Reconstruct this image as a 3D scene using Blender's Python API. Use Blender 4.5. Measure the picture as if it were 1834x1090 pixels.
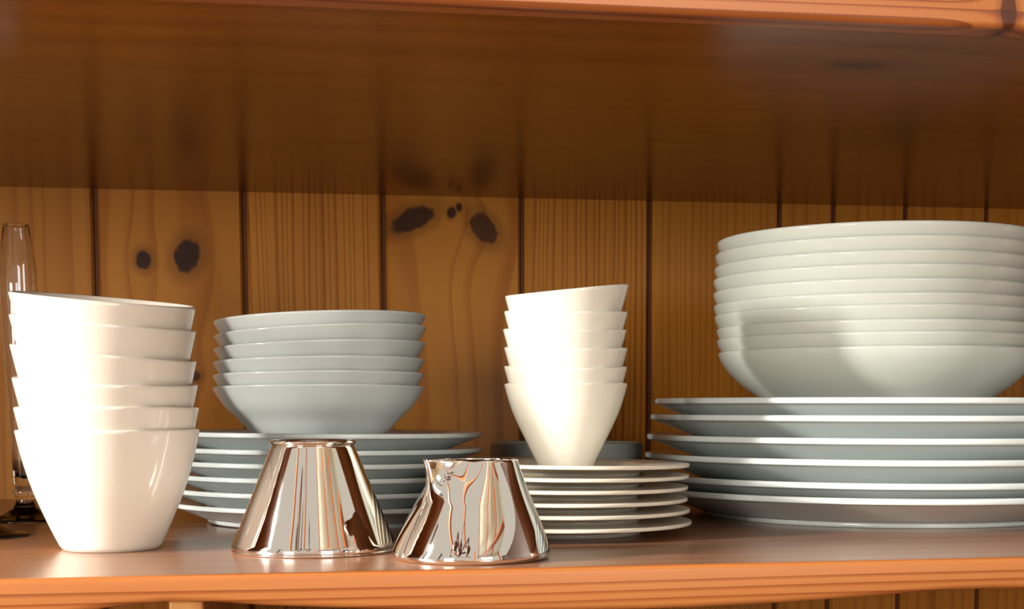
import bpy, bmesh, math, random
from mathutils import Vector, Matrix
PI = math.pi
random.seed(4)
for o in list(bpy.data.objects): bpy.data.objects.remove(o)
SC = bpy.context.scene
COL = SC.collection

# ------------------------------------------------------------------ camera
YAW, PITCH, ROLL, FPX, PY = 0.169526, -0.0862493, -0.0026008, 2600.0, 954.4155
HB = 0.0576                                     # camera height above the lower shelf
fw = Vector((math.sin(YAW)*math.cos(PITCH), math.cos(YAW)*math.cos(PITCH), math.sin(PITCH)))
rt = Vector((math.cos(YAW), -math.sin(YAW), 0)); up = rt.cross(fw)
c_, s_ = math.cos(ROLL), math.sin(ROLL)
rt, up = c_*rt + s_*up, -s_*rt + c_*up
cam = bpy.data.cameras.new('camera'); co = bpy.data.objects.new('camera', cam); COL.objects.link(co)
m = Matrix.Identity(4)
for i in range(3): m[i][0], m[i][1], m[i][2], m[i][3] = rt[i], up[i], -fw[i], (0, 0, HB)[i]
co.matrix_world = m
cam.sensor_width = 36; cam.sensor_fit = 'HORIZONTAL'; cam.lens = FPX/1834*36
cam.shift_y = (PY-545)/1834; cam.clip_start = .01
SC.camera = co

# ------------------------------------------------------------------ world, lights, exposure
w = bpy.data.worlds.new('world'); SC.world = w; w.use_nodes = True
bg = w.node_tree.nodes['Background']
bg.inputs[0].default_value = (1.0, .91, .78, 1); bg.inputs[1].default_value = .72
SC.view_settings.view_transform = 'Standard'; SC.view_settings.look = 'None'
SC.view_settings.gamma = 1; SC.view_settings.use_curve_mapping = False
SC.view_settings.exposure = -0.12

def area(name, loc, target, sx, sy, power, color):
    l = bpy.data.lights.new(name, 'AREA'); l.shape = 'RECTANGLE'; l.size = sx; l.size_y = sy
    l.energy = power; l.color = color
    o = bpy.data.objects.new(name, l); COL.objects.link(o); o.location = loc
    o.rotation_euler = (Vector(target)-Vector(loc)).to_track_quat('-Z', 'Y').to_euler()
    return o
area('window_light', (-1.75, .16, .62), (-.06, .62, .40), .24, .95, 310, (1, .95, .88))     # low sun through the side window
area('window_light', (-1.25, -1.05, .19), (.12, .70, .06), .50, .42, 27, (1, .93, .82))   # window at the left behind the camera
area('window_light', (.70, -1.9, .50), (.25, .7, .08), .7, .7, 14, (.92, .97, 1))       # window behind the camera

# ------------------------------------------------------------------ node helpers
class NB:
    def __init__(s, name):
        s.m = bpy.data.materials.new(name); s.m.use_nodes = True
        s.t = s.m.node_tree; s.n = s.t.nodes; s.b = s.n['Principled BSDF']
    def link(s, a, b): s.t.links.new(a, b)
    def set(s, sock, v):
        if hasattr(v, 'is_output'): s.link(v, sock)
        else: sock.default_value = v
    def math(s, op, a, b=0.0, c=0.0, clamp=False):
        n = s.n.new('ShaderNodeMath'); n.operation = op; n.use_clamp = clamp
        s.set(n.inputs[0], a); s.set(n.inputs[1], b); s.set(n.inputs[2], c); return n.outputs[0]
    def sep(s, v):
        n = s.n.new('ShaderNodeSeparateXYZ'); s.link(v, n.inputs[0]); return n.outputs
    def comb(s, x, y, z):
        n = s.n.new('ShaderNodeCombineXYZ'); s.set(n.inputs[0], x); s.set(n.inputs[1], y); s.set(n.inputs[2], z); return n.outputs[0]
    def noise(s, v, scale=1, detail=3, rough=.5, dist=0):
        n = s.n.new('ShaderNodeTexNoise'); s.link(v, n.inputs['Vector']); n.inputs['Scale'].default_value = scale
        n.inputs['Detail'].default_value = detail; n.inputs['Roughness'].default_value = rough
        n.inputs['Distortion'].default_value = dist; return n.outputs[0]
    def ramp(s, f, stops):
        n = s.n.new('ShaderNodeValToRGB'); s.link(f, n.inputs[0]); e = n.color_ramp.elements
        while len(e) < len(stops): e.new(.5)
        for i, (p, c) in enumerate(stops): e[i].position = p; e[i].color = (*c, 1)
        return n.outputs[0]
    def mix(s, f, a, b, mode='MIX'):
        n = s.n.new('ShaderNodeMix'); n.data_type = 'RGBA'; n.blend_type = mode
        s.set(n.inputs[0], f)
        for k, v in ((6, a), (7, b)):
            if hasattr(v, 'is_output'): s.link(v, n.inputs[k])
            else: n.inputs[k].default_value = (*v, 1)
        return n.outputs[2]
    def smooth(s, v, a, b):
        n = s.n.new('ShaderNodeMapRange'); n.interpolation_type = 'SMOOTHSTEP'
        s.link(v, n.inputs[0]); n.inputs[1].default_value = a; n.inputs[2].default_value = b
        n.inputs[3].default_value = 0; n.inputs[4].default_value = 1; return n.outputs[0]
def lin(r, g, b):
    return tuple(((v/255+.055)/1.055)**2.4 if v/255 > .04045 else v/255/12.92 for v in (r, g, b))

def wood(name, along, across, light, mid, dark, seed=0, period=.008, knots=(), streak=.5, rough=.28, wav=.010, spec=.5, coat=.0, lines=.5, bend=0.0, cr=.12):
    """along / across: axis indices of the grain. knots: (across, along, r_across, r_along, tilt, strength)"""
    B = NB(name); tc = B.n.new('ShaderNodeTexCoord'); xyz = B.sep(tc.outputs['Object'])
    u, v = xyz[across], xyz[along]
    thr = xyz[3-along-across]
    off = seed*7.31
    lo = B.noise(B.comb(B.math('MULTIPLY', u, 9), B.math('ADD', B.math('MULTIPLY', v, 2.2), off), B.math('MULTIPLY', thr, 9)), 1, 2)
    uu = B.math('ADD', u, B.math('MULTIPLY', B.math('SUBTRACT', lo, .5), wav*4))
    uu = B.math('ADD', uu, B.math('MULTIPLY', thr, .35))
    kd = None
    for (ku, kv, ra, rl, tilt, st) in knots:
        du = B.math('SUBTRACT', u, ku); dv = B.math('SUBTRACT', v, kv)
        ct, sn = math.cos(tilt), math.sin(tilt)
        a = B.math('ADD', B.math('MULTIPLY', du, ct/ra), B.math('MULTIPLY', dv, sn/ra))
        b = B.math('ADD', B.math('MULTIPLY', du, -sn/rl), B.math('MULTIPLY', dv, ct/rl))
        d2 = B.math('ADD', B.math('MULTIPLY', a, a), B.math('MULTIPLY', b, b))
        # bend of the grain round the knot
        big = B.math('ADD', B.math('POWER', B.math('DIVIDE', du, ra*2.6), 2.0), B.math('POWER', B.math('DIVIDE', dv, rl*4.0), 2.0))
        g = B.math('EXPONENT', B.math('MULTIPLY', big, -1.0))
        uu = B.math('SUBTRACT', uu, B.math('MULTIPLY', B.math('MULTIPLY', du, g), .85))
        nz = B.noise(tc.outputs['Object'], 160, 2)
        d = B.math('ADD', B.math('SQRT', d2), B.math('MULTIPLY', B.math('SUBTRACT', nz, .5), .5))
        core = B.math('MULTIPLY', B.math('SUBTRACT', 1.0, B.smooth(d, .7, 1.15)), st)
        halo = B.math('MULTIPLY', B.math('SUBTRACT', 1.0, B.smooth(d, .9, 1.9)), st*.38)
        k = B.math('MAXIMUM', core, halo)
        kd = k if kd is None else B.math('MAXIMUM', kd, k)
    # growth rings: warped bands + fine fibre
    vec1 = B.comb(B.math('ADD', B.math('DIVIDE', uu, period), off), B.math('MULTIPLY', v, 1.2), off)
    big = B.noise(vec1, .55, 1, .4)
    ph = B.math('FRACT', B.math('ADD', B.math('DIVIDE', uu, period), B.math('MULTIPLY', big, 2.2)))
    line = B.math('MULTIPLY', B.smooth(ph, .5, .93), B.math('SUBTRACT', 1.0, B.smooth(ph, .94, 1.0)))
    fib = B.noise(B.comb(B.math('MULTIPLY', uu, 900), B.math('MULTIPLY', v, 14), B.math('MULTIPLY', thr, 300)), 1, 2, .6)
    pat = B.noise(B.comb(B.math('MULTIPLY', uu, 45), B.math('MULTIPLY', v, 3), off), 1, 3)
    f = B.math('ADD', B.math('MULTIPLY', B.math('SUBTRACT', pat, .15), streak), B.math('ADD', B.math('MULTIPLY', line, lines), B.math('MULTIPLY', fib, .18)), clamp=True)
    col = B.ramp(f, [(.15, light), (.55, mid), (1.0, dark)])
    if kd is not None:
        kcol = B.mix(B.noise(tc.outputs['Object'], 220, 3), tuple(x*.16 for x in dark), tuple(x*.50 for x in dark))
        col = B.mix(kd, col, kcol)
    B.link(col, B.b.inputs['Base Color'])
    B.set(B.b.inputs['Roughness'], B.math('ADD', rough-.04, B.math('MULTIPLY', fib, .10)))
    B.b.inputs['Specular IOR Level'].default_value = spec
    B.b.inputs['Coat Weight'].default_value = coat; B.b.inputs['Coat Roughness'].default_value = cr
    bp = B.n.new('ShaderNodeBump'); bp.inputs['Strength'].default_value = .12; bp.inputs['Distance'].default_value = .0006
    B.link(f, bp.inputs['Height']); B.link(bp.outputs[0], B.b.inputs['Normal'])
    return B.m

def porcelain(name, col, rough=.10, grain=.02):
    B = NB(name); tc = B.n.new('ShaderNodeTexCoord')
    n = B.noise(tc.outputs['Object'], 60, 3)
    B.link(B.mix(n, tuple(x*(1-grain) for x in col), tuple(min(1, x*(1+grain)) for x in col)), B.b.inputs['Base Color'])
    B.b.inputs['Roughness'].default_value = rough; B.b.inputs['IOR'].default_value = 1.5
    return B.m
def plain(name, col, rough=.5, metal=0.0, var=.08, scale=14):
    B = NB(name); tc = B.n.new('ShaderNodeTexCoord'); n = B.noise(tc.outputs['Object'], scale, 4)
    B.link(B.mix(n, tuple(x*(1-var) for x in col), tuple(min(1, x*(1+var)) for x in col)), B.b.inputs['Base Color'])
    B.b.inputs['Roughness'].default_value = rough; B.b.inputs['Metallic'].default_value = metal
    return B.m
M_cream = porcelain('cream_porcelain', (.84, .81, .71))
M_cup = porcelain('white_porcelain', (.68, .62, .535))
M_cool = porcelain('cool_white_porcelain', (.62, .66, .64), .14)
M_plate = porcelain('shade_tinted_porcelain', (.58, .63, .62), .16)  # plate porcelain with the cool grey of shade tinted into its base colour
M_saucer = porcelain('ivory_porcelain', (.76, .70, .58), .16)
M_bowl = porcelain('soft_white_porcelain', (.57, .605, .55), .10)
M_stone = porcelain('grey_stoneware', (.22, .23, .21), .35, .06)
M_chrome = NB('polished_steel'); M_chrome.b.inputs['Metallic'].default_value = 1
_tc = M_chrome.n.new('ShaderNodeTexCoord')
M_chrome.set(M_chrome.b.inputs['Roughness'], M_chrome.math('MULTIPLY', M_chrome.noise(_tc.outputs['Object'], 90, 2), .06))
M_chrome.b.inputs['Base Color'].default_value = (.86, .83, .79, 1); M_chrome = M_chrome.m
G = NB('clear_glass'); G.b.inputs['Transmission Weight'].default_value = 1; G.b.inputs['Roughness'].default_value = .01
G.b.inputs['Base Color'].default_value = (.96, .96, .97, 1); G.b.inputs['IOR'].default_value = 1.5; M_glass = G.m

# ------------------------------------------------------------------ object helpers
def link(name, me, mat, parent=None, smooth=True, loc=None):
    o = bpy.data.objects.new(name, me); COL.objects.link(o)
    if mat: me.materials.append(mat)
    if smooth: me.polygons.foreach_set('use_smooth', [True]*len(me.polygons))
    if parent: o.parent = parent
    if loc: o.location = loc
    return o
def tag(o, label=None, cat=None, group=None, kind=None):
    for k, v in (('label', label), ('category', cat), ('group', group), ('kind', kind)):
        if v: o[k] = v
    return o
def empty(name, loc=(0, 0, 0)):
    o = bpy.data.objects.new(name, None); COL.objects.link(o); o.location = loc; o.empty_display_size = .02
    return o
def revolve(prof, n=128, fn=None):
    """closed lathe: prof = list of (r, z); r==0 at ends makes poles. fn(r, z, theta, i) -> (x, y, z)"""
    V = []; F = []; idx = []
    for i, (r, z) in enumerate(prof):
        if r < 1e-7:
            p = fn(0, z, 0, i) if fn else (0, 0, z); V.append(p); idx.append([len(V)-1]*n)
        else:
            row = []
            for k in range(n):
                t = 2*PI*k/n
                V.append(fn(r, z, t, i) if fn else (r*math.cos(t), r*math.sin(t), z)); row.append(len(V)-1)
            idx.append(row)
    for a, b in zip(idx[:-1], idx[1:]):
        for k in range(n):
            q = [a[k], a[(k+1) % n], b[(k+1) % n], b[k]]
            q2 = []
            for v in q:
                if v not in q2: q2.append(v)
            if len(q2) > 2: F.append(q2)
    me = bpy.data.meshes.new('lathe'); me.from_pydata(V, [], F); me.update()
    bm = bmesh.new(); bm.from_mesh(me); bmesh.ops.recalc_face_normals(bm, faces=bm.faces); bm.to_mesh(me); bm.free()
    return me
def box(x0, x1, y0, y1, z0, z1, bev=0.0, seg=2):
    bm = bmesh.new(); bmesh.ops.create_cube(bm, size=1)
    for v in bm.verts: v.co = Vector(((x0+x1)/2+v.co.x*(x1-x0), (y0+y1)/2+v.co.y*(y1-y0), (z0+z1)/2+v.co.z*(z1-z0)))
    if bev: bmesh.ops.bevel(bm, geom=bm.edges[:], offset=bev, segments=seg, affect='EDGES', profile=.5)
    me = bpy.data.meshes.new('box'); bm.to_mesh(me); bm.free(); return me
def interp(pts, x):
    if x <= pts[0][0]: a, b = pts[0], pts[1]
    elif x >= pts[-1][0]: a, b = pts[-2], pts[-1]
    else:
        for a, b in zip(pts[:-1], pts[1:]):
            if a[0] <= x <= b[0]: break
    return a[1]+(b[1]-a[1])*(x-a[0])/(b[0]-a[0])
def smoothed(pts, n=28):
    """Catmull-Rom through (z, r) points, returned as dense (z, r)"""
    P = [pts[0]]+list(pts)+[pts[-1]]; out = []
    P[0] = (2*pts[0][0]-pts[1][0], 2*pts[0][1]-pts[1][1]); P[-1] = (2*pts[-1][0]-pts[-2][0], 2*pts[-1][1]-pts[-2][1])
    for i in range(1, len(P)-2):
        for k in range(n//(len(pts)-1)+1):
            t = k/(n//(len(pts)-1)+1)
            out.append(tuple(.5*(2*P[i][j]+(P[i+1][j]-P[i-1][j])*t+(2*P[i-1][j]-5*P[i][j]+4*P[i+1][j]-P[i+2][j])*t*t+(3*P[i][j]-P[i-1][j]-3*P[i+1][j]+P[i+2][j])*t**3) for j in (0, 1)))
    out.append(pts[-1]); return out

# ------------------------------------------------------------------ the cupboard
ZT, YF, YB = .19685, .5122, .9693
cup = empty('cupboard', (0, 0, 0))
tag(cup, 'open pine cupboard with two varnished shelves and a boarded back', 'cupboard')
L_, M_, D_ = lin(182, 120, 40), lin(164, 100, 28), lin(88, 44, 12)
joints = [-.5702, -.4767, -.3832, -.2897, -.1963, -.1028, -.0093, .0809, .1737, .2621, .3545, .3938, .4469, .5078, .60, .6924, .785, .877]
kn = {5: [(-.0735, .1526, .0056, .0066, .1, 1), (-.0461, .1555, .0092, .0125, -.25, 1), (-.0424, .0786, .0034, .0034, 0, .9)],
      7: [(.0996, .1813, .0175, .0080, .42, .96), (.1259, .1866, .0032, .0042, -.2, .95), (.1308, .1899, .0024, .0030, 0, .95), (.1472, .1767, .0085, .0135, .7, .90)]}
for i, (a, b) in enumerate(zip(joints[:-1], joints[1:])):
    v = random.uniform(.93, 1.07)
    per = {5: .022, 6: .0043, 7: .020, 8: .0041, 9: .0045}.get(i, .011)
    mt = wood('pine_board', 2, 0, tuple(c*v for c in L_), tuple(c*v for c in M_), tuple(c*v for c in D_), seed=i+1, period=per,
              knots=kn.get(i, ()), wav=.012 if i in (5, 7) else .004, rough=.46, spec=.22, lines=.48 if i in (6, 8) else .30)
    g = .0016
    # board with chamfered long edges and a tongue lip beside the joint
    bm = bmesh.new()
    pr = [(a+g, .9722), (a+g, .9715), (a+g+.0016, YB), (b-g-.0016, YB), (b-g, .9715), (b-g, .9722), (b-g, .9727), (a+g, .9727)]
    lo = [bm.verts.new((x, y, -.42)) for x, y in pr]; hi = [bm.verts.new((x, y, ZT+.30)) for x, y in pr]
    for k in range(8):
        bm.faces.new((lo[k], lo[(k+1) % 8], hi[(k+1) % 8], hi[k]))
    bm.faces.new(lo[::-1]); bm.faces.new(hi)
    me = bpy.data.meshes.new('board'); bm.to_mesh(me); bm.free()
    link('back_board', me, mt, cup, smooth=False)
link('back_panel', box(-.58, .89, .9728, .984, -.42, ZT+.30), plain('joint_shadow_wood', lin(92, 50, 24), .8), cup, smooth=False)

Lf, Mf, Df = lin(166, 104, 54), lin(150, 84, 36), lin(104, 50, 18)
M_shelf = wood('varnished_shelf_pine', 0, 1, lin(146, 100, 70), lin(130, 86, 58), lin(98, 60, 40), seed=30, period=.020, wav=.012, rough=.30, spec=.5, coat=.5, lines=.35, cr=.22)
M_lip = wood('varnished_lip_pine', 0, 2, Lf, Mf, Df, seed=41, period=.0042, wav=.0020, rough=.35, spec=.4, lines=.55,
             knots=[(.2030, .2745, .0090, .0035, 0, .9)])
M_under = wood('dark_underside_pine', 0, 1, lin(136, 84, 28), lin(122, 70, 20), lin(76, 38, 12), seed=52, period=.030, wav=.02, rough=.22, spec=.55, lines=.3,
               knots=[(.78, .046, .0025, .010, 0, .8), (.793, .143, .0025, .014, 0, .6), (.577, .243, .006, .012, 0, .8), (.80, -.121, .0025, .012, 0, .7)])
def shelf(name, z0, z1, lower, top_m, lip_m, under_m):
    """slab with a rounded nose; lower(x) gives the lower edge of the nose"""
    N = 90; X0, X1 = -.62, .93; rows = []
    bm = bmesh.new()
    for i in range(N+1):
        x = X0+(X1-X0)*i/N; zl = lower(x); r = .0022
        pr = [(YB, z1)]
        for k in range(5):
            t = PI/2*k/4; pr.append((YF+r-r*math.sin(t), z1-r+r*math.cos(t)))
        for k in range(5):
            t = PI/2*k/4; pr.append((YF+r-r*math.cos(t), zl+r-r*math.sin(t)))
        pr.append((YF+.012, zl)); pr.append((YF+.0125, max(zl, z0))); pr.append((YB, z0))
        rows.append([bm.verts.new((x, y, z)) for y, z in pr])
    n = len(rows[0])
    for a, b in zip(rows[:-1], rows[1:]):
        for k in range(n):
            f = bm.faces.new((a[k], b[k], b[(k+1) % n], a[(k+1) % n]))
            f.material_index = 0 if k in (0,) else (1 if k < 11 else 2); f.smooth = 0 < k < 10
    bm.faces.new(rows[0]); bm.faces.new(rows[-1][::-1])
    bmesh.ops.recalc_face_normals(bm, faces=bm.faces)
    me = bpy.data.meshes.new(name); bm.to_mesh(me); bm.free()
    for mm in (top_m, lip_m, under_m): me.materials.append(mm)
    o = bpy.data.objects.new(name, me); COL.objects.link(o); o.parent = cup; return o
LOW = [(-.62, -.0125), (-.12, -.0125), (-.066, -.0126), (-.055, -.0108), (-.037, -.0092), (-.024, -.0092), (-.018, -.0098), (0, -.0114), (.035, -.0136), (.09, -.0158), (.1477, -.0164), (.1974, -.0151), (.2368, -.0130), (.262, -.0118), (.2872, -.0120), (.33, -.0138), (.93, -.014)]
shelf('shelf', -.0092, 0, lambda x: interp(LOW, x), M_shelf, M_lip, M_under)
shelf('shelf', ZT, ZT+.018, lambda x: ZT, M_shelf, M_lip, M_under)
link('shelf_divider', box(-.0335, -.0215, YF+.006, YB-.001, -.30, -.0094, .001), wood('tan_divider_pine', 2, 1, lin(205, 150, 90), lin(188, 128, 70), lin(150, 96, 50), seed=61), cup, smooth=False)
link('shelf', box(-.62, .93, YF, YB-.0005, -.32, -.302, .002), M_shelf, cup, smooth=False)
link('side_panel', box(-.64, -.62, YF-.004, .984, -.42, ZT+.30, .001), M_shelf, cup, smooth=False)
link('side_panel', box(.93, .95, YF-.004, .984, -.42, ZT+.30, .001), M_shelf, cup, smooth=False)
link('plinth', box(-.64, .95, YF, .984, -1.15, -.42, .001), M_shelf, cup, smooth=False)

# ------------------------------------------------------------------ crockery builders
def plate(cx, cy, z0, R, rimz, well, foot, mat, label, cat, group, tilt=(0, 0), name='dinner_plate', t=.0026, ring=.0022, edge=.0012, flat=False):
    """rimz: rim centre above its foot; well: height of the inner floor"""
    root = empty(name, (cx, cy, z0)); tag(root, label, cat, group)
    root.rotation_euler = (tilt[0], tilt[1], random.uniform(0, 6))if tilt == (0, 0) else (tilt[0], tilt[1], 0)
    fr = foot
    under = [(0, ring*.7), (fr-.004, ring*.7), (fr-.0005, ring*1.05), (fr+.004, ring*1.35)]
    # underside climbing to the rim
    for k in range(1, 9):
        s = k/8; under.append((fr+.004+(R-edge-fr-.004)*s, ring*1.35+(rimz-edge-ring*1.35)*(min(1, s*7)**.6*(.96+.04*s) if flat else s**.92)))
    sg = lambda v: math.copysign(abs(v)**.6, v)
    rim = [(R-edge+edge*sg(math.sin(a)), rimz-edge*sg(math.cos(a))) for a in [PI*.08*k for k in range(1, 13)]]
    top = []
    for k in range(1, 9):
        s = k/8; top.append((R-edge*1.2-(R-edge-fr+.004)*s, rimz+edge*.9-(rimz+edge*.9-well)*(s**.9)*(.14 if flat and k < 7 else (.6 if flat and k < 8 else 1))))
    top += [(fr-.012, well), (0, well)]
    link('dish', revolve(under+rim+top, 160), mat, root)
    fp = [(fr-.0045, ring*.9), (fr-.004, .0003), (fr-.003, 0), (fr-.0012, 0), (fr-.0004, .0004), (fr+.0004, ring*1.2), (fr-.0045, ring*.9)]
    link('foot_ring', revolve(fp, 128), mat, root)
    return root

def vessel(cx, cy, z0, prof, h, t, floor, mat, label, cat, group, name, slant=(0, 0, 0), n=144, lip=.0008, rz=0):
    """bowl or cup: prof (z, r) outer; slant: (x, y, y2) rim height change towards +x, towards +y and a two-lobed wave"""
    sp = smoothed(prof)
    R = lambda z: interp(sp, z)
    ks = 26
    outer = [h*k/ks for k in range(ks+1)]
    sl = lambda th: slant[0]*math.cos(th)+slant[1]*math.sin(th)+slant[2]*math.cos(2*th)
    rows = [('o', 0.0, 0.0)]
    P = [(0, .0009), (R(0)*.72, .0009), (R(0)*.80, 0), (R(0)-.0012, 0), (R(0)-.0004, .00015)]
    kinds = ['b']*5
    for z in outer[1:]: P.append((0.1, z)); kinds.append('o')
    P[-1] = (.1, h-lip)
    for a in (.25, .5, .75): P.append((a, h-lip)); kinds.append('r')
    for k in range(ks):
        z = (h-lip)+(floor+.0005-(h-lip))*k/ks
        P.append((.1, z)); kinds.append('i')
    P.append((max(.004, R(floor)-t)*.8, floor)); kinds.append('b'); P.append((0, floor)); kinds.append('b')
    def fn(r, z, th, i):
        k = kinds[i]
        if k != 'b':
            zz = z*(1+sl(th)/h) if k != 'i' else z*(1+sl(th)/h*max(0, (z-floor)/(h-floor)))
            if k == 'o': rr = R(zz)
            elif k == 'i': rr = max(.004, R(zz)-t)
            else: rr = R(zz)-t/2+t/2*math.cos(PI*r); zz = zz+lip*math.sin(PI*r)
            r, z = rr, zz
        return (r*math.cos(th), r*math.sin(th), z)
    me = revolve(P, n, fn)
    root = link(name, me, mat, None, True, (cx, cy, z0)); root.rotation_euler = (0, 0, rz)
    tag(root, label, cat, group); return root
order = ['bottom', 'second from bottom', 'third from bottom', 'fourth from bottom', 'fifth from bottom', 'sixth from bottom', 'seventh from bottom', 'eighth from bottom', 'ninth from bottom']
def rank(k, n): return 'topmost' if k == n-1 else order[k]

# A: tall white cups at the left
zs = [.0493, .0582, .0691, .0806, .0928, .1022]
dif = [0, .0002, .0017, .0035, .0032, .0029]; fl = [.0, -.0004, .002, .0018, .0022, .0033]
profA = [(0, .0197), (.0111, .0249), (.0247, .0304), (.0370, .0341), (.0493, .0369), (.056, .0384)]
for k, z in enumerate(zs):
    sp = (zs[k+1]-z if k < 5 else .003)
    vessel(-.0625, .6173, z-zs[0], profA, .0493, .0014, sp-.0002, M_cup,
           'large white porcelain cup, %s in the tall stack at the left' % rank(k, 6), 'cup', 'large white cups stacked at the left', 'tall_cup', (-dif[k], fl[k], 0))

# D: plates in the shade behind the metal pots, with C on them
DX, DY, DR = .0318, .748, .0795
zs = [.0098, .0168, .0239, .0306, .0370, .0447]
for k, z in enumerate(zs):
    sp = zs[k+1]-z if k < 5 else .0035
    plate(DX+random.uniform(-.0004, .0004), DY, z-zs[0], DR, zs[0], sp-.0001, .0605, M_plate,
          'shaded white plate, %s in the stack behind the metal pots' % rank(k, 6), 'plate', 'plates stacked behind the metal pots', tilt=(0, .010), t=.002, name='side_plate')
# C: open bowls on that stack
zs = [.0682, .0746, .0815, .0890, .0963, .1026]
zb = .0447-.0098+.0035
h = zs[0]-zb
profC = [(0, .0255), (.0455-zb, .0349), (.0524-zb, .0411), (.0588-zb, .0477), (.0682-zb, .0538), (.0745-zb, .057)]
sx = [0, .0003, .0007, .0016, .0024, .0018]
for k, z in enumerate(zs):
    sp = zs[k+1]-z if k < 5 else .003
    vessel(.0288, DY, zb+z-zs[0], profC, h, .0016, sp-.0002, M_cool,
           'wide pale grey-white bowl, %s in the stack of six on the shaded plates' % rank(k, 6), 'bowl', 'wide bowls on the shaded plates', 'shallow_bowl', (sx[k], -.001, 0))

# E: small dark bowl between the stacks
vessel(.1664, .792, 0, [(0, .026), (.008, .0355), (.020, .0405), (.030, .0422), (.0385, .0422), (.045, .0420)], .0385, .0022, .004, M_stone,
       'small dark grey bowl half hidden behind the saucers', 'bowl', None, 'small_bowl', lip=.0012)

# S: saucers
SX, SY = .1350, .6527
zs = [.0055, .0111, .0163, .0217, .0269, .0322]
offs = [.0012, .0004, -.0008, -.0006, -.0002, .0]
tl = [.002, .004, .006, .009, .012, .016]
for k, z in enumerate(zs):
    sp = zs[k+1]-z if k < 5 else .0022
    plate(SX+offs[k], SY, z-zs[0], .0582, zs[0], sp-.0001, .0355, M_saucer,
          'small ivory saucer, %s under the narrow white cups' % rank(k, 6), 'saucer', 'saucers under the narrow cups', tilt=(0, tl[k]), name='saucer', t=.0018, ring=.0020, edge=.00085, flat=True)
# B: narrow cups on the saucers
zs = [.0686, .0765, .0850, .0932, .1012, .1109]
zb = zs[0]-.0365
zb = .0322-.0055+.0024
h = zs[0]-zb
profB = [(0, .0124), (.033-zb, .0136), (.0483-zb, .0212), (.058-zb, .0253), (.0686-zb, .0283), (.0745-zb, .0299)]
dx = [.0004, .0004, .0005, 0, .0005, .0002]
dif = [0, 0, 0, 0, 0, .0029]
for k, z in enumerate(zs):
    sp = zs[k+1]-z if k < 5 else .003
    vessel(.1364+dx[k], SY, zb+z-zs[0], profB, h, .0013, sp-.0002, M_cream,
           'narrow cream-white cup, %s in the stack standing on the saucers' % rank(k, 6), 'cup', 'narrow cups on the saucers', 'small_cup', (dif[k], .0014 if k else 0, 0))

# F: dinner plates at the right, G: soup bowls on them
FX, FY = .3274, .7334
zs = [.0147, .0215, .0320, .0417, .0520, .0602]
Rs = [.1272, .1272, .1272, .1262, .1247, .1225]
for k, z in enumerate(zs):
    sp = zs[k+1]-z if k < 5 else .0045
    plate(FX, FY, z-zs[0], Rs[k], zs[0], sp-.0001, .0945, M_plate,
          'wide white dinner plate, %s in the stack at the right' % rank(k, 6), 'plate', 'dinner plates stacked at the right', tilt=(0, .001*k), t=.0026, edge=.0015)
zs = [.0868, .0936, .0993, .1063, .1118, .1185, .1253, .1317, .1386, .1452]
zb = .0602-.0147+.0045
h = zs[0]-zb
profG = [(0, .048), (.0617-zb, .0600), (.0687-zb, .0695), (.0750-zb, .0762), (.0805-zb, .0805), (.0840-zb, .0822), (.0868-zb, .0828), (.0915-zb, .0832)]
dxs = [.0012, .0004, .0, -.0012, -.0016, -.0020, -.0020, -.0014, -.0010, .0]
for k, z in enumerate(zs):
    sp = zs[k+1]-z if k < 9 else .003
    vessel(.3205+dxs[k], FY, zb+z-zs[0], profG, h, .0016, sp-.0002, M_bowl,
           'large off-white soup bowl, %s in the stack of ten on the dinner plates' % rank(k, 10), 'bowl', 'soup bowls stacked at the right', 'soup_bowl', (0, 0, 0), lip=.0012)

# ------------------------------------------------------------------ the two metal pots
def metal_body(prof, t, floor, fn):
    H = prof[-1][0]
    # smooth cubic through the wall points, so the mirror has no ripples
    q = [p for p in prof if p[0] > .003]; A = Matrix([[sum((p[0]*1e2)**(i+j) for p in q) for j in range(4)] for i in range(4)])
    bvec = Vector([sum(p[1]*(p[0]*1e2)**i for p in q) for i in range(4)]); cf = A.inverted() @ bvec
    f = lambda z: sum(cf[i]*(z*1e2)**i for i in range(4))
    z0 = .0028; sp = [(0, f(z0)-.0014), (.0002, f(z0)-.0008), (.0007, f(z0)-.0002), (.0014, f(z0)+.0001)]+[(z0+(H-z0)*k/40, f(z0+(H-z0)*k/40)) for k in range(41)]
    P = [(0, .0006), (sp[0][1]-.003, .0006), (sp[0][1]-.0016, 0)]
    P += [(r, z) for z, r in sp]
    P += [(sp[-1][1]-t*.5, H+.0002), (sp[-1][1]-t, H-.0001)]
    P += [(max(.003, r-t), z) for z, r in reversed(sp[:-1]) if z > floor]
    P += [(.004, floor), (0, floor)]
    return revolve(P, 192, fn)
root = empty('sugar_bowl', (.0200, .5934, 0))
tag(root, 'mirror-polished metal sugar bowl, taller of the two pots, flared towards its base', 'sugar bowl')
prS = [(0, .0318), (.0006, .0326), (.0016, .0330), (.0035, .0326), (.0063, .0316), (.0150, .0280), (.0239, .0243), (.0320, .0211), (.0386, .0187), (.0420, .0171), (.0428, .0166)]
link('body', metal_body(prS, .0008, .0015, None), M_chrome, root)
R0 = .0166
tor = [(R0-.0006+.0010*math.cos(a)+.0003, .0439+.0011*math.sin(a)) for a in [2*PI*k/14 for k in range(15)]]
link('rim', revolve(tor, 160), M_chrome, root)
link('base_band', revolve([(.0312, .0001), (.0331, .0001), (.0334, .0006), (.0331, .0011), (.0320, .0012), (.0312, .0001)], 160), M_chrome, root)

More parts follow.
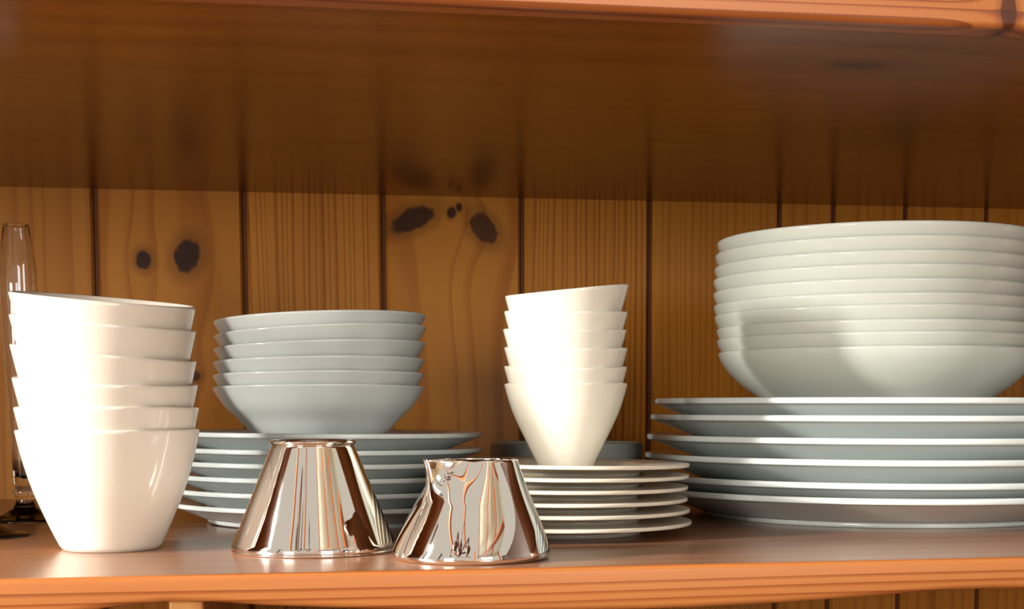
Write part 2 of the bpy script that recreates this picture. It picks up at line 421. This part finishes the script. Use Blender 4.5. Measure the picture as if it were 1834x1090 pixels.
root = empty('cream_jug', (.0785, .5528, 0))
tag(root, 'mirror-polished metal cream jug with a pinched spout at its upper left', 'jug')
prJ = [(0, .0288), (.0032, .0303), (.0060, .0294), (.0104, .0277), (.0180, .0243), (.0230, .0219), (.0290, .0191), (.0345, .0168), (.0378, .0156)]
SP = math.radians(-90-64)
def jug(r, z, th, i):
    if r == 0: return (0, 0, z)
    cx = .0026*min(1, max(0, z/.0378))**1.1
    d = (th-SP+PI) % (2*PI)-PI
    q = max(0, (z-.022)/.0158)
    a = math.exp(-(d/.30)**2)*.0085*q**1.6 - (math.exp(-((abs(d)-.75)/.34)**2))*.0022*q**1.2
    return (cx+(r+a)*math.cos(th), (r+a)*math.sin(th), z+math.exp(-(d/.3)**2)*.0004*q)
link('body', metal_body(prJ, .0008, .0015, jug), M_chrome, root)

# ------------------------------------------------------------------ glasses at the far left
def glass(cx, cy, s, label, bowl_r):
    P = [(0, .0), (.0215, .0), (.0219, .0006), (.0200, .0013), (.0120, .0030), (.0060, .0065), (.0042, .0105), (.0052, .0132), (.0060, .0146), (.0050, .0160), (.0046, .0178),
         (.0050, .020), (.0058, .032), (.0066, .045), (.0074, .060), (.0084, .085), (.0094, .105), (.0097, .118), (.0092, .130), (.0080, .141), (.0066, .1500), (.00655, .1508), (.0065, .1513),
         (.0062, .1515), (.0059, .1513), (.00585, .1508), (.0060, .1500), (.0074, .141), (.0086, .130), (.0091, .118), (.0088, .105), (.0078, .085), (.0067, .060), (.0058, .045), (.0048, .032), (.0034, .023), (0, .0215)]
    P = [(r*s*(bowl_r if z > .018 else 1), z*s) for r, z in P]
    root = empty('champagne_flute', (cx, cy, 0)); tag(root, label, 'glass', 'clear glasses at the left')
    k = [i for i, p in enumerate(P) if p[1] >= .0178*s][0]
    link('bowl', revolve([(0, P[k][1])]+P[k:], 96), M_glass, root)
    link('foot', revolve(P[:k+1]+[(0, P[k][1])], 96), M_glass, root)
    return root
glass(-.1225, .785, 1.0, 'clear champagne flute standing behind the large white cups', 1.0)
glass(-.1285, .690, 1.05, 'clear glass cut off by the left edge, only its foot and bowl edge showing', 1.0)

# ------------------------------------------------------------------ the room behind the camera (seen in the metal)
def struct(name, me, mat): o = link(name, me, mat, None, False); o['kind'] = 'structure'; return o
M_wall = plain('cream_plaster', lin(240, 228, 204), .8); M_floor = plain('brown_floor', lin(120, 86, 60), .5)
M_beam = plain('orange_timber', lin(150, 84, 46), .5); M_dark = plain('dark_timber', lin(58, 40, 32), .5)
struct('floor', box(-2.6, 2.6, -3.2, 1.10, -1.17, -1.15), M_floor)
struct('wall_back', box(-2.6, 2.6, 1.0, 1.10, -1.15, 1.5), M_wall)

# conservatory timbers
def bar(a, b, w_, d_, mat, name):
    a, b = Vector(a), Vector(b); L = (b-a).length
    me = box(-w_/2, w_/2, -d_/2, d_/2, 0, L, .004); o = struct(name, me, mat)
    o.matrix_world = Matrix.Translation(a) @ (b-a).to_track_quat('Z', 'Y').to_matrix().to_4x4(); return o
n = 0
for X in (-.95, -.42, .17, .52, .90):
    n += 1; bar((X, .35, 1.22), (X, -3.0, .98), .035, .07, M_beam, 'trim_%d' % n)
n += 1; bar((-.02, -1.25, -1.15), (-.02, -1.25, 1.10), .055, .06, M_beam, 'trim_%d' % n)
n += 1; bar((.10, -1.9, 1.00), (1.25, -.35, 1.10), .12, .03, M_beam, 'trim_%d' % n)
n += 1; bar((1.30, -1.3, -1.15), (1.30, -1.3, 1.15), .07, .07, M_beam, 'trim_%d' % n)
struct('wall_right', box(1.42, 1.5, -1.25, .95, -1.15, .80), M_dark)
for X, Y in ((-1.45, .55), (-1.35, .30), (-1.62, -.62)):
    n += 1; bar((X, Y, -1.15), (X, Y, 1.15), .07, .07, M_dark, 'trim_%d' % n)
struct('wall_left', box(-2.2, -2.12, -3.2, .95, -1.15, -.15), M_wall)
struct('wall_front', box(-2.2, 1.5, -3.3, -3.2, -1.15, -.10), M_wall)

struct('ceiling', box(.20, 1.5, -3.2, .50, 1.27, 1.30), plain('pale_green_plaster', lin(226, 232, 214), .8))
# chandelier hanging under a rafter: the brown shape mirrored low in both pots
root = empty('chandelier', (-.42, -.43, .78)); root.scale = (1.9, 1.9, 1.9)
tag(root, 'small brown chandelier with curved arms, seen only as a reflection in the metal pots', 'chandelier')
M_bz = plain('brown_bronze', lin(72, 44, 30), .4)
def tube(pts, r, n=8):
    bm = bmesh.new(); rows = []
    for i, p in enumerate(pts):
        p = Vector(p); d = (Vector(pts[min(i+1, len(pts)-1)])-Vector(pts[max(i-1, 0)])).normalized()
        a = d.orthogonal().normalized() if abs(d.z) > .999 else d.cross(Vector((0, 0, 1))).normalized(); b = d.cross(a)
        rows.append([bm.verts.new(p+a*r*math.cos(2*PI*k/n)+b*r*math.sin(2*PI*k/n)) for k in range(n)])
    for u, v in zip(rows[:-1], rows[1:]):
        for k in range(n): bm.faces.new((u[k], u[(k+1) % n], v[(k+1) % n], v[k]))
    bm.faces.new(rows[0]); bm.faces.new(rows[-1][::-1]); bmesh.ops.recalc_face_normals(bm, faces=bm.faces)
    me = bpy.data.meshes.new('tube'); bm.to_mesh(me); bm.free(); return me
link('rod', tube([(0, 0, .05), (0, 0, .197)], .004), M_bz, root)
link('body', revolve([(0, -.10), (.02, -.09), (.035, -.06), (.018, -.02), (.030, .01), (.012, .04), (.005, .07), (0, .07)], 32), M_bz, root)
me = tube([(.02+.13*math.sin(t)*1.0, 0, -.06+.11*(1-math.cos(t))*.5*math.sin(t)+.03*math.sin(2*t)) for t in [PI*.5*k/8 for k in range(9)]]+[(.15, 0, -.05), (.15, 0, -.08)], .008)
mc = revolve([(0, -.13), (.022, -.12), (.034, -.085), (.030, -.08), (0, -.085)], 24)
for k in range(5):
    o = link('arm', me, M_bz if k == 0 else None, root); o.rotation_euler = (0, 0, 2*PI*k/5+.3)
    o = link('lamp_cup', mc, M_bz if k == 0 else None, root); a = 2*PI*k/5+.3; o.location = (.15*math.cos(a), .15*math.sin(a), 0)
